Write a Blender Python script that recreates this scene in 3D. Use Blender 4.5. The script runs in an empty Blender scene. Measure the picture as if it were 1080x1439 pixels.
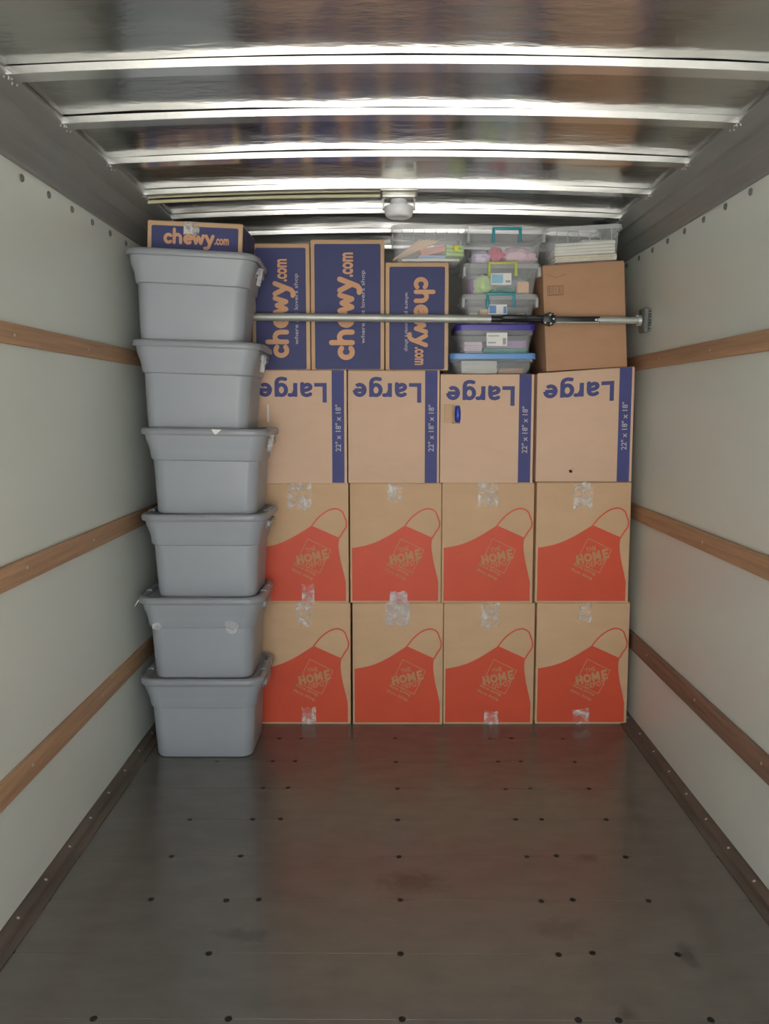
import bpy, bmesh, math, random
from mathutils import Vector, Matrix, noise

S = bpy.context.scene
COL = S.collection
R = math.radians
random.seed(7)

# ------------------------------------------------------------------ camera
cam_d = bpy.data.cameras.new('camera')
cam_d.sensor_fit = 'VERTICAL'
cam_d.sensor_height = 36.0
cam_d.lens = 1081.0 / 1439.0 * 36.0
cam_d.shift_y = -38.5 / 1439.0
cam_d.clip_start = 0.02
cam = bpy.data.objects.new('camera', cam_d)
COL.objects.link(cam)
cam.location = (0, 0, 1.558)
cam.rotation_euler = (R(90 - 5.7), 0, R(0.21))
S.camera = cam

# ------------------------------------------------------------------ world, exposure
W = bpy.data.worlds.new('overcast_sky')
S.world = W
W.use_nodes = True
bgn = W.node_tree.nodes['Background']
bgn.inputs['Color'].default_value = (0.93, 0.97, 1.0, 1)
bgn.inputs['Strength'].default_value = 4.2
S.view_settings.view_transform = 'Standard'
S.view_settings.look = 'None'
S.view_settings.exposure = 0.0
S.view_settings.gamma = 1.0
S.view_settings.use_curve_mapping = False
try:
    S.cycles.max_bounces = 10
    S.cycles.diffuse_bounces = 6
    S.cycles.glossy_bounces = 5
    S.cycles.transparent_max_bounces = 24
    S.cycles.use_denoising = True
    S.cycles.sample_clamp_indirect = 6.0
except Exception:
    pass

# sun standing over the front of the truck: it lights the ground outside, not the cargo space
sun_d = bpy.data.lights.new('sun', 'SUN')
sun_d.energy = 30.0
sun_d.angle = R(0.6)
sun_d.color = (1.0, 0.96, 0.90)
sun = bpy.data.objects.new('sun', sun_d)
COL.objects.link(sun)
sun.rotation_euler = (R(-32), 0, R(14))

# the open loading door behind the camera guides the sky light in (a portal gives off no light itself)
REAR = -1.15
pl = bpy.data.lights.new('door_portal', 'AREA')
pl.shape = 'RECTANGLE'
pl.size = 2.3
pl.size_y = 2.45
pl.cycles.is_portal = True
po = bpy.data.objects.new('door_portal', pl)
COL.objects.link(po)
po.location = (0.045, REAR, 1.24)
po.rotation_euler = (R(90), 0, 0)

# ------------------------------------------------------------------ helpers
def lin(c):
    return tuple(((v / 255) / 12.92 if v / 255 <= 0.04045 else ((v / 255 + 0.055) / 1.055) ** 2.4) for v in c)

def mat(name, rgb, rough=0.6, metal=0.0, var=0.0, scale=8.0, stretch=(1, 1, 1), bump=0.0, bscale=60.0,
        alpha=1.0, spec=0.5, rvar=0.0, coat=0.0, world=False, detail=6.0, bstretch=None, bdist=0.004, avar=None):
    """procedural material; rgb is linear; var mixes noise into the colour, bump gives fine relief"""
    m = bpy.data.materials.new(name)
    m.use_nodes = True
    nt = m.node_tree
    N, L = nt.nodes, nt.links
    b = N['Principled BSDF']
    b.inputs['Base Color'].default_value = (*rgb, 1)
    b.inputs['Roughness'].default_value = rough
    b.inputs['Metallic'].default_value = metal
    b.inputs['Alpha'].default_value = alpha
    b.inputs['Specular IOR Level'].default_value = spec
    b.inputs['Coat Weight'].default_value = coat
    b.inputs['Coat Roughness'].default_value = 0.12
    if world:
        src = N.new('ShaderNodeNewGeometry').outputs['Position']
    else:
        src = N.new('ShaderNodeTexCoord').outputs['Object']
    def tex(sc, st, det=detail):
        mp = N.new('ShaderNodeMapping')
        mp.inputs['Scale'].default_value = st
        L.new(src, mp.inputs['Vector'])
        t = N.new('ShaderNodeTexNoise')
        t.inputs['Scale'].default_value = sc
        t.inputs['Detail'].default_value = det
        t.inputs['Roughness'].default_value = 0.6
        L.new(mp.outputs['Vector'], t.inputs['Vector'])
        return t
    if var > 0 or rvar > 0:
        t = tex(scale, stretch)
        if var > 0:
            cr = N.new('ShaderNodeValToRGB')
            cr.color_ramp.elements[0].position = 0.2
            cr.color_ramp.elements[1].position = 0.8
            cr.color_ramp.elements[0].color = (*[max(0, c * (1 - var)) for c in rgb], 1)
            cr.color_ramp.elements[1].color = (*[min(1, c * (1 + var)) for c in rgb], 1)
            L.new(t.outputs['Fac'], cr.inputs['Fac'])
            L.new(cr.outputs['Color'], b.inputs['Base Color'])
        if rvar > 0:
            mr = N.new('ShaderNodeMapRange')
            mr.inputs['To Min'].default_value = max(0.02, rough - rvar)
            mr.inputs['To Max'].default_value = min(1, rough + rvar)
            L.new(t.outputs['Fac'], mr.inputs['Value'])
            L.new(mr.outputs['Result'], b.inputs['Roughness'])
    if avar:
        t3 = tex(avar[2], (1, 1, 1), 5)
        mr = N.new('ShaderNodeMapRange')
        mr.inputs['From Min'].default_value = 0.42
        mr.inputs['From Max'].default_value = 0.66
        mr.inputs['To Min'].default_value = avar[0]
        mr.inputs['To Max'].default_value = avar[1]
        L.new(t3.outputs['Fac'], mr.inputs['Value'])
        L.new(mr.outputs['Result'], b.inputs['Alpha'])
    if bump > 0:
        t2 = tex(bscale, bstretch or stretch, 4)
        bp = N.new('ShaderNodeBump')
        bp.inputs['Strength'].default_value = bump
        bp.inputs['Distance'].default_value = bdist
        L.new(t2.outputs['Fac'], bp.inputs['Height'])
        L.new(bp.outputs['Normal'], b.inputs['Normal'])
    return m

def link(name, me, parent=None, loc=None, rot=None):
    o = bpy.data.objects.new(name, me)
    COL.objects.link(o)
    if parent is not None:
        o.parent = parent
    if loc is not None:
        o.location = loc
    if rot is not None:
        o.rotation_euler = rot
    return o

def tag(o, label, cat=None, group=None, kind=None):
    o['label'] = label
    if cat:
        o['category'] = cat
    if group:
        o['group'] = group
    if kind:
        o['kind'] = kind
    return o

def thing(name, label, cat, loc=(0, 0, 0), rot=(0, 0, 0), group=None):
    o = link(name, None, None, loc, rot)
    o.empty_display_size = 0.1
    return tag(o, label, cat, group)

def mesh(name, vs, fs, m, smooth=None):
    me = bpy.data.meshes.new(name)
    me.from_pydata([tuple(v) for v in vs], [], fs)
    if m is not None:
        me.materials.append(m)
    if smooth is not None:
        for p in me.polygons:
            p.use_smooth = True
        me.set_sharp_from_angle(angle=R(smooth))
    me.update()
    return me

class MB:
    """collects simple solids into one mesh"""
    def __init__(s):
        s.v, s.f = [], []
    def add(s, vs, fs):
        k = len(s.v)
        s.v += [Vector(v) for v in vs]
        s.f += [[i + k for i in f] for f in fs]
        return s
    def box(s, c, d, M=None):
        x, y, z = d[0] / 2, d[1] / 2, d[2] / 2
        vs = [Vector((a * x, b * y, e * z)) for e in (-1, 1) for b in (-1, 1) for a in (-1, 1)]
        if M is not None:
            vs = [M @ v for v in vs]
        return s.add([v + Vector(c) for v in vs],
                     [(0, 2, 3, 1), (4, 5, 7, 6), (0, 1, 5, 4), (2, 6, 7, 3), (0, 4, 6, 2), (1, 3, 7, 5)])
    def rbox(s, c, d, r=0.003, seg=2, M=None):
        bm = bmesh.new()
        bmesh.ops.create_cube(bm, size=1)
        for v in bm.verts:
            v.co = Vector((v.co.x * d[0], v.co.y * d[1], v.co.z * d[2]))
        bmesh.ops.bevel(bm, geom=bm.edges[:], offset=r, segments=seg, affect='EDGES', profile=0.5)
        bm.verts.index_update()
        vs = [v.co.copy() for v in bm.verts]
        if M is not None:
            vs = [M @ v for v in vs]
        fs = [[v.index for v in f.verts] for f in bm.faces]
        bm.free()
        return s.add([v + Vector(c) for v in vs], fs)
    def lathe(s, prof, n=24, c=(0, 0, 0), M=None):
        """prof: (radius, height) pairs along local z; ends closed"""
        k = []
        vs = []
        for r, z in prof:
            for i in range(n):
                a = 2 * math.pi * i / n
                vs.append(Vector((r * math.cos(a), r * math.sin(a), z)))
        fs = []
        for j in range(len(prof) - 1):
            for i in range(n):
                a, b = j * n + i, j * n + (i + 1) % n
                fs.append((a, b, b + n, a + n))
        fs.append(tuple(range(n - 1, -1, -1)))
        fs.append(tuple(range((len(prof) - 1) * n, len(prof) * n)))
        if M is not None:
            vs = [M @ v for v in vs]
        return s.add([v + Vector(c) for v in vs], fs)
    def tube(s, p, q, r, n=14, r2=None):
        p, q = Vector(p), Vector(q)
        M = (q - p).to_track_quat('Z', 'Y').to_matrix()
        h = (q - p).length
        return s.lathe([(r, 0), (r if r2 is None else r2, h)], n, p, M)
    def build(s, name, m, parent=None, smooth=None, loc=None, rot=None):
        return link(name, mesh(name, s.v, s.f, m, smooth), parent, loc, rot)

def rring(hx, hy, r, z, n=6, cx=0, cy=0):
    """rounded rectangle ring"""
    out = []
    for k, (sx, sy) in enumerate(((1, 1), (-1, 1), (-1, -1), (1, -1))):
        for i in range(n + 1):
            a = math.pi / 2 * (k + i / n)
            out.append(Vector((cx + sx * (hx - r) + r * math.cos(a), cy + sy * (hy - r) + r * math.sin(a), z)))
    return out

def loft(mb, rings, cap0=True, cap1=True):
    n = len(rings[0])
    vs = [v for r in rings for v in r]
    fs = []
    for j in range(len(rings) - 1):
        for i in range(n):
            a, b = j * n + i, j * n + (i + 1) % n
            fs.append((a, b, b + n, a + n))
    if cap0:
        fs.append(tuple(range(n - 1, -1, -1)))
    if cap1:
        fs.append(tuple(range((len(rings) - 1) * n, len(rings) * n)))
    return mb.add(vs, fs)

# ---- flat print: 2-d shapes (x right, y up)
def text2d(body, w=None, h=None, bold=0.0, shear=0.0, space=1.0):
    cu = bpy.data.curves.new('lettering', 'FONT')
    cu.body = body
    cu.size = 1
    cu.offset = bold
    cu.shear = shear
    cu.space_character = space
    cu.resolution_u = 3
    o = bpy.data.objects.new('lettering', cu)
    COL.objects.link(o)
    dg = bpy.context.evaluated_depsgraph_get()
    me = bpy.data.meshes.new_from_object(o.evaluated_get(dg))
    vs = [(v.co.x, v.co.y) for v in me.vertices]
    fs = [tuple(p.vertices) for p in me.polygons]
    bpy.data.objects.remove(o)
    bpy.data.curves.remove(cu)
    bpy.data.meshes.remove(me)
    x0, x1 = min(v[0] for v in vs), max(v[0] for v in vs)
    y0, y1 = min(v[1] for v in vs), max(v[1] for v in vs)
    if w is None:
        w = h * (x1 - x0) / (y1 - y0)
    if h is None:
        h = w * (y1 - y0) / (x1 - x0)
    return [((x - (x0 + x1) / 2) / (x1 - x0) * w, (y - (y0 + y1) / 2) / (y1 - y0) * h) for x, y in vs], fs

def stroke2d(lines, t, caps=8, butt=False):
    vs, fs = [], []
    for ln in lines:
        for a, b in zip(ln, ln[1:]):
            d = Vector((b[0] - a[0], b[1] - a[1]))
            if d.length < 1e-6:
                continue
            n = Vector((-d.y, d.x)).normalized() * (t / 2)
            k = len(vs)
            e = len(fs) * 8e-6
            vs += [(a[0] + n.x, a[1] + n.y, e), (a[0] - n.x, a[1] - n.y, e), (b[0] - n.x, b[1] - n.y, e), (b[0] + n.x, b[1] + n.y, e)]
            fs.append((k, k + 1, k + 2, k + 3))
        for p in (ln[1:-1] if butt else ln):
            k = len(vs)
            vs += [(p[0] + t / 2 * math.cos(2 * math.pi * i / caps), p[1] + t / 2 * math.sin(2 * math.pi * i / caps), len(fs) * 8e-6) for i in range(caps)]
            fs.append(tuple(range(k, k + caps)))
    return vs, fs

def arc(cx, cy, rx, ry, a0, a1, n=12):
    return [(cx + rx * math.cos(R(a0 + (a1 - a0) * i / n)), cy + ry * math.sin(R(a0 + (a1 - a0) * i / n))) for i in range(n + 1)]

def spline(pts, n=5):
    out = []
    P = [pts[0]] + list(pts) + [pts[-1]]
    for i in range(1, len(P) - 2):
        for k in range(n):
            t = k / n
            out.append(tuple(0.5 * (2 * P[i][j] + (P[i + 1][j] - P[i - 1][j]) * t + (2 * P[i - 1][j] - 5 * P[i][j] + 4 * P[i + 1][j] - P[i + 2][j]) * t * t
                                    + (3 * P[i][j] - P[i - 1][j] - 3 * P[i + 1][j] + P[i + 2][j]) * t ** 3) for j in (0, 1)))
    out.append(tuple(pts[-1]))
    return out

def place2d(shape, cx, cy, ang=0.0, sc=1.0):
    vs, fs = shape
    c, s = math.cos(R(ang)) * sc, math.sin(R(ang)) * sc
    return [(cx + c * v[0] - s * v[1], cy + s * v[0] + c * v[1], v[2] if len(v) > 2 else 0.0) for v in vs], fs

def face_print(name, shape, root, yface, eps, m, warp=None):
    """lay a flat print on the front (-y) face of a carton"""
    vs, fs = shape
    V = []
    for v in vs:
        p = Vector((v[0], yface - eps - (v[2] if len(v) > 2 else 0.0), v[1]))
        V.append(warp(p) if warp else p)
    return link(name, mesh(name, V, fs, m), root)

# ------------------------------------------------------------------ materials
M_wall = mat('wall_panel_white', (0.665, 0.695, 0.64), 0.30, var=0.03, scale=2.2, stretch=(1, 1, 2.5), bump=0.08, bscale=3.0, rvar=0.03, world=True)
M_floor = mat('floor_coated_plywood', (0.122, 0.111, 0.096), 0.25, var=0.14, scale=9.0, stretch=(0.7, 1.5, 1), bump=0.25, bscale=26, bstretch=(0.35, 1.6, 1), rvar=0.02, world=True, bdist=0.0025, spec=1.0, detail=8, coat=0.22)
M_joint = mat('floor_joint_dark', (0.03, 0.028, 0.026), 0.8, var=0.2, scale=20)
M_bolt = mat('floor_bolt_dark', (0.018, 0.016, 0.015), 0.5, metal=0.3, var=0.2, scale=40)
M_sheet = mat('roof_sheet_aluminium', (0.53, 0.525, 0.50), 0.19, metal=1.0, var=0.12, scale=5, stretch=(1, 2, 1), bump=0.22, bscale=4.5, bstretch=(0.6, 1.6, 1), rvar=0.05, world=True, bdist=0.02)
M_bow = mat('roof_bow_aluminium', (0.84, 0.84, 0.83), 0.20, metal=0.95, var=0.05, scale=9, rvar=0.06, world=True)
M_rail = mat('top_rail_galvanised', (0.33, 0.34, 0.325), 0.50, metal=0.6, var=0.14, scale=6, stretch=(3, 0.25, 5), rvar=0.08, world=True)
M_rivet = mat('rivet_metal', (0.24, 0.245, 0.24), 0.4, metal=0.7, var=0.1, scale=30)
M_kick = mat('kick_rail_brown', (0.115, 0.09, 0.07), 0.6, var=0.35, scale=9, stretch=(2, 0.4, 2), bump=0.2, bscale=30, world=True)
M_screw = mat('screw_pale_metal', (0.55, 0.55, 0.53), 0.35, metal=0.6, var=0.1, scale=30)
M_wood = mat('rub_rail_wood', (0.48, 0.285, 0.165), 0.55, var=0.30, scale=7, stretch=(6, 0.35, 9), bump=0.35, bscale=24, bstretch=(5, 0.3, 8), world=True)
M_wood_dark = mat('rub_rail_worn_wood', (0.25, 0.15, 0.105), 0.6, var=0.40, scale=7, stretch=(6, 0.5, 9), bump=0.4, bscale=24, bstretch=(5, 0.3, 8), world=True)
M_front = mat('front_wall_panel', (0.45, 0.46, 0.43), 0.4, var=0.08, scale=3, world=True)
M_ground = mat('ground_concrete', (0.55, 0.54, 0.52), 0.9, var=0.15, scale=1.5, bump=0.1, bscale=40, world=True)
M_kraft = mat('kraft_cardboard', (0.60, 0.395, 0.235), 0.72, var=0.07, scale=6, stretch=(1, 1, 2.5), bump=0.05, bscale=120, bstretch=(1.6, 1.6, 0.2), spec=0.35, world=True)
M_kraft_pale = mat('kraft_cardboard_pale', (0.66, 0.45, 0.315), 0.72, var=0.05, scale=6, stretch=(1, 1, 2.5), bump=0.05, bscale=120, bstretch=(1.6, 1.6, 0.2), spec=0.35, world=True)
M_kraft_dark = mat('kraft_cardboard_brown', (0.46, 0.265, 0.155), 0.75, var=0.07, scale=7, stretch=(1, 1, 2), bump=0.05, bscale=120, bstretch=(1.6, 1.6, 0.2), spec=0.3, world=True)
M_orange = mat('orange_print_ink', (0.64, 0.080, 0.034), 0.50, var=0.06, scale=6, spec=0.4, world=True)
M_navy = mat('navy_print_ink', (0.056, 0.062, 0.165), 0.6, var=0.10, scale=5, spec=0.35, world=True)
M_blue = mat('blue_print_ink', (0.060, 0.066, 0.205), 0.6, var=0.08, scale=8, spec=0.35, world=True)
M_tanink = mat('tan_lettering', (0.64, 0.345, 0.19), 0.7, var=0.05, scale=8, world=True)
M_logo = mat('kraft_logo_lettering', (0.52, 0.255, 0.115), 0.7, var=0.10, scale=30, world=True)
M_tanpale = mat('pale_lettering', (0.46, 0.42, 0.46), 0.7, var=0.05, scale=8, world=True)
M_darkink = mat('dark_print_ink', (0.12, 0.055, 0.035), 0.7, var=0.1, scale=20)
M_hole = mat('dark_inside', (0.02, 0.014, 0.01), 0.9, var=0.1, scale=20)
M_tape = mat('clear_packing_tape', (0.90, 0.87, 0.82), 0.08, bump=1.0, bscale=30, bstretch=(1, 1, 1.6), var=0.06, scale=30, spec=0.9, bdist=0.02, world=True, avar=(0.08, 0.85, 24))  # pale colour with patchy noise alpha paints white glints onto the clear tape
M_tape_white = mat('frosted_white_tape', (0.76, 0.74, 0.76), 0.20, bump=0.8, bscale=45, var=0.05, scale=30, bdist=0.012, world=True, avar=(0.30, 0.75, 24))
M_tote = mat('grey_tote_plastic', (0.315, 0.337, 0.362), 0.40, var=0.04, scale=5, bump=0.05, bscale=150, spec=0.45, world=True)
M_lid = mat('grey_lid_plastic', (0.265, 0.278, 0.295), 0.30, var=0.05, scale=6, bump=0.04, bscale=90, spec=0.5, world=True)
M_clear = mat('clear_plastic', (0.78, 0.80, 0.82), 0.18, alpha=0.15, var=0.02, scale=5, spec=0.6)
M_clearlid = mat('frosted_clear_lid', (0.72, 0.74, 0.75), 0.25, alpha=0.42, var=0.03, scale=8, spec=0.6)
M_bluelid = mat('sky_blue_lid', (0.14, 0.33, 0.68), 0.3, alpha=0.93, var=0.06, scale=8)
M_purplelid = mat('violet_blue_lid', (0.045, 0.030, 0.30), 0.3, var=0.06, scale=8)
M_teal = mat('teal_handle', (0.01, 0.25, 0.30), 0.35, var=0.05, scale=20)
M_lime = mat('lime_handle', (0.47, 0.55, 0.10), 0.35, var=0.05, scale=20)
M_galv = mat('galvanised_tube', (0.46, 0.47, 0.43), 0.45, metal=0.5, var=0.22, scale=18, stretch=(0.5, 2, 2), bump=0.1, bscale=60, world=True)
M_black = mat('black_steel', (0.018, 0.018, 0.020), 0.35, metal=0.4, var=0.15, scale=20)
M_rubber = mat('grey_rubber_pad', (0.16, 0.16, 0.15), 0.7, var=0.15, scale=30, bump=0.3, bscale=80)
M_white = mat('white_paper', (0.78, 0.77, 0.73), 0.8, var=0.04, scale=20)
M_dome = mat('white_lens', (0.82, 0.83, 0.84), 0.3, var=0.02, scale=10)
M_lampmetal = mat('lamp_base_metal', (0.48, 0.47, 0.42), 0.3, metal=0.6, var=0.1, scale=20)
M_conduit = mat('pale_yellow_conduit', (0.62, 0.58, 0.38), 0.5, var=0.05, scale=20)
M_bluebottle = mat('blue_plastic', (0.02, 0.05, 0.38), 0.3, var=0.1, scale=30)

def plain(name, rgb, rough=0.7):
    return mat(name, rgb, rough, var=0.10, scale=25)

def add_stain(m, spots):
    """old scuffs on the floor coating: darker smudges with ragged outlines"""
    nt = m.node_tree
    N, L = nt.nodes, nt.links
    b = N['Principled BSDF']
    prev = b.inputs['Base Color'].links[0].from_socket
    pos = N.new('ShaderNodeNewGeometry').outputs['Position']
    nz = N.new('ShaderNodeTexNoise')
    nz.inputs['Scale'].default_value = 22
    nz.inputs['Detail'].default_value = 8
    L.new(pos, nz.inputs['Vector'])
    for (x, y, rx, ry, k) in spots:
        mp = N.new('ShaderNodeMapping')
        mp.inputs['Location'].default_value = (-x / rx, -y / ry, 0)
        mp.inputs['Scale'].default_value = (1 / rx, 1 / ry, 0)
        L.new(pos, mp.inputs['Vector'])
        ln = N.new('ShaderNodeVectorMath')
        ln.operation = 'LENGTH'
        L.new(mp.outputs['Vector'], ln.inputs[0])
        ad = N.new('ShaderNodeMath')
        ad.operation = 'MULTIPLY_ADD'
        ad.inputs[1].default_value = 1.6
        L.new(nz.outputs['Fac'], ad.inputs[0])
        L.new(ln.outputs['Value'], ad.inputs[2])
        mr = N.new('ShaderNodeMapRange')
        mr.inputs['From Min'].default_value = 1.2
        mr.inputs['From Max'].default_value = 1.9
        mr.inputs['To Min'].default_value = k
        mr.inputs['To Max'].default_value = 0
        L.new(ad.outputs['Value'], mr.inputs['Value'])
        mx = N.new('ShaderNodeMix')
        mx.data_type = 'RGBA'
        L.new(mr.outputs['Result'], mx.inputs['Factor'])
        L.new(prev, mx.inputs[6])
        mx.inputs[7].default_value = (0.03, 0.026, 0.022, 1)
        prev = mx.outputs[2]
    L.new(prev, b.inputs['Base Color'])
add_stain(M_floor, [(0.085, 2.40, 0.13, 0.06, 0.5), (0.52, 2.17, 0.10, 0.05, 0.35), (-0.42, 2.14, 0.09, 0.03, 0.45), (0.86, 2.06, 0.03, 0.05, 0.5), (0.62, 1.84, 0.03, 0.03, 0.5), (0.70, 2.53, 0.05, 0.03, 0.35)])

# ------------------------------------------------------------------ the truck body
XL, XR, XC = -1.135, 1.215, 0.04
FRONT = 4.75
WALL_TOP = 2.30
RIB_Z = 2.478          # underside of the roof bows at the middle
RIB_H = 0.021

def arch(x):
    return -0.026 * ((x - XC) / 1.07) ** 2

# ground outside the open door
g = MB().box((0, -8, -0.95), (40, 60, 0.1)).build('ground', M_ground)
tag(g, 'grey concrete ground outside the truck', 'ground', kind='structure')

# floor: sub floor with cross boards, seams recessed, dark bolts along the seams
fl = MB().box(((XL + XR) / 2, (REAR + FRONT) / 2, -0.05), (XR - XL + 0.1, FRONT - REAR, 0.07)).build('floor', M_joint)
tag(fl, 'dark grey-brown cargo floor of cross boards with bolt rows', 'floor', kind='structure')
ROW0, STEP = 1.823 - 0.2405 * 12, 0.2405
rows = [ROW0 + STEP * k for k in range(24)]
rows = [y for y in rows if y < FRONT]
pm = None
edges = [REAR] + rows + [FRONT]
board_me = mesh('floor_board', *(lambda b: (b.v, b.f))(MB().rbox((0, 0, -0.0075), (XR - XL, STEP - 0.0010, 0.015), 0.0003, 1)), M_floor)
for a, b in zip(edges, edges[1:]):
    if abs((b - a) - STEP) < 1e-4:
        link('floor_board', board_me, fl, ((XL + XR) / 2, (a + b) / 2, 0))
    elif b - a > 0.01:
        MB().rbox((0, 0, -0.0075), (XR - XL, b - a - 0.0010, 0.015), 0.0003, 1).build('floor_board', M_floor, fl, loc=((XL + XR) / 2, (a + b) / 2, 0))
bolt_me = mesh('floor_bolt', *(lambda b: (b.v, b.f))(MB().lathe([(0.0098, 0), (0.0098, 0.0009), (0.0075, 0.0016), (0.003, 0.0012)], 12)), M_bolt, 40)
for y in rows:
    if y < 1.2:
        continue
    for dx in (-1.118, -0.79, -0.549, -0.448, 0, 0.448, 0.549, 0.79, 1.118):
        if random.random() < 0.06:
            continue
        link('floor_bolt', bolt_me, fl, (XC + dx + random.uniform(-.003, .003), y + random.uniform(-.004, .004), 0))

# side walls
def wall_mesh(x, side):
    b = MB()
    b.box((x + side * 0.02, (REAR + FRONT) / 2, 1.255), (0.04, FRONT - REAR, 2.61))
    return b
wl = wall_mesh(XL, -1).build('wall_left', M_wall)
tag(wl, 'left white fibreglass cargo wall beside the grey totes', 'wall', kind='structure')
wr = wall_mesh(XR, 1).build('wall_right', M_wall)
tag(wr, 'right white fibreglass cargo wall touched by the load bar foot', 'wall', kind='structure')
rv = MB().lathe([(0.0125, 0), (0.0125, 0.002), (0.0105, 0.0045), (0.0075, 0.0055), (0.0065, 0.0030)], 16)
rivet_me = mesh('rivet', rv.v, rv.f, M_rivet, 35)
for k in range(30):
    y = 2.466 + 0.191 * (k - 18)
    if REAR < y < FRONT:
        link('rivet', rivet_me, wl, (XL, y, 2.268), (0, R(90), 0))
        link('rivet', rivet_me, wr, (XR, y + 0.005, 2.277), (0, R(-90), 0))

fw = MB().box((XC, FRONT + 0.02, 1.25), (XR - XL + 0.1, 0.04, 2.6)).build('wall_front', M_front)
tag(fw, 'front end wall of the cargo box behind the stacked cartons', 'wall', kind='structure')

# roof sheet: arched, slightly wavy metal skin
nx, ny = 72, 190
vs, fs = [], []
for j in range(ny + 1):
    y = REAR + (FRONT - REAR) * j / ny
    for i in range(nx + 1):
        x = XL - 0.02 + (XR - XL + 0.04) * i / nx
        w = noise.noise(Vector((x * 1.3, y * 2.6, 0.3))) * 0.0034 + noise.noise(Vector((x * 4.0, y * 5.0, 4.1))) * 0.0014
        vs.append((x, y, RIB_Z + RIB_H + 0.0018 + arch(x) + w))
for j in range(ny):
    for i in range(nx):
        a = j * (nx + 1) + i
        fs.append((a, a + nx + 1, a + nx + 2, a + 1))
k0 = len(vs)
vs += [(x, y, z + 0.03) for x, y, z in vs[:]]
fs += [tuple(i + k0 for i in f[::-1]) for f in fs[:]]
ce = link('ceiling', mesh('ceiling', vs, fs, M_sheet, 60))
tag(ce, 'shiny dented metal roof skin crossed by pale roof bows', 'ceiling', kind='structure')

bow_y = [2.167, 2.529, 2.935, 3.349, 3.764, 4.172, 4.58] + [1.735 - 0.405 * k for k in range(0, 8)]
XI0, XI1 = XL + 0.10, XR - 0.10
def bow(y):
    # hat profile (y offset, z offset) swept along the arch; front web faces the door
    prof = [(0.0012, RIB_H), (0.0025, 0.0012), (0.0035, 0.0), (0.056, 0.0), (0.058, 0.002), (0.063, RIB_H)]
    n = 28
    V, F = [], []
    for i in range(n + 1):
        x = XI0 - 0.02 + (XI1 - XI0 + 0.04) * i / n
        for py, pz in prof:
            V.append((x, y + py, RIB_Z + pz + arch(x)))
    m = len(prof)
    for i in range(n):
        for j in range(m):
            a, b = i * m + j, i * m + (j + 1) % m
            F.append((a, b, b + m, a + m))
    F.append(tuple(range(m - 1, -1, -1)))
    F.append(tuple(range(n * m, n * m + m)))
    return link('roof_bow', mesh('roof_bow', V, F, M_bow, 25), ce)
for y in bow_y:
    if y > REAR + 0.1:
        bow(y)

# galvanised top rails
def top_rail(name, x, s, label):
    # profile in (inward distance, z)
    pr = [(0.0, 2.298), (0.012, 2.298), (0.014, 2.308), (0.040, 2.352), (0.048, 2.358), (0.070, 2.405), (0.082, 2.412), (0.112, 2.462), (0.108, 2.476), (0.0, 2.488)]
    V, F = [], []
    m = len(pr)
    for y in (REAR, FRONT):
        for d, z in pr:
            V.append((x + s * d, y, z))
    for j in range(m):
        a, b = j, (j + 1) % m
        F.append((a, b, b + m, a + m) if s < 0 else (a, a + m, b + m, b))
    F.append(tuple(range(m)))
    F.append(tuple(range(2 * m - 1, m - 1, -1)))
    o = link(name, mesh(name, V, F, M_rail))
    tag(o, label, 'trim', kind='structure')
    rm = MB().lathe([(0.0042, 0), (0.0040, 0.0015), (0.002, 0.0028)], 8)
    me = mesh('rivet', rm.v, rm.f, M_screw, 40)
    for y in bow_y:
        if y < 1.5 or y > 4.3:
            continue
        for dy, dz in ((0.0, 0), (0.022, 0.004), (0.046, 0.0), (0.068, 0.005)):
            link('rivet', me, o, (x + s * (0.1025 + dz * 0.6), y + dy, 2.446 + dz), (0, R((90 + 31) * s), 0))
    return o
top_rail('trim_1', XL, 1, 'grey galvanised top rail along the left wall and roof')
top_rail('trim_2', XR, -1, 'grey galvanised top rail along the right wall and roof')

# wooden rub rails, three on each wall
def rub_rail(n, x, s, z0, z1, label, m=M_wood):
    t = 0.017
    b = MB().rbox((0, 0, 0), (t, FRONT - REAR - 0.01, z1 - z0), 0.004, 2)
    o = b.build('trim_%d' % n, m, smooth=30, loc=(x + s * t / 2, (REAR + FRONT) / 2, (z0 + z1) / 2))
    tag(o, label, 'rail', kind='structure')
    for k in range(9):
        y = -2.2 + 0.55 * k
        if abs(y) < (FRONT - REAR) / 2 - 0.1:
            link('screw', screw_me, o, (s * t / 2, y + random.uniform(-.03, .03), random.uniform(-.01, .01)), (0, R(90 * s), 0))
sm = MB().lathe([(0.0055, 0), (0.0050, 0.0010), (0.002, 0.0016)], 10)
screw_me = mesh('screw', sm.v, sm.f, M_screw, 40)
rub_rail(3, XL, 1, 1.747, 1.811, 'highest wooden rub rail on the left wall')
rub_rail(4, XL, 1, 1.020, 1.094, 'middle wooden rub rail on the left wall')
rub_rail(5, XL, 1, 0.388, 0.468, 'lowest wooden rub rail on the left wall')
rub_rail(6, XR, -1, 1.738, 1.806, 'highest wooden rub rail on the right wall')
rub_rail(7, XR, -1, 1.015, 1.090, 'middle wooden rub rail on the right wall')
rub_rail(8, XR, -1, 0.374, 0.460, 'lowest worn brown rub rail on the right wall', M_wood_dark)

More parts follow.
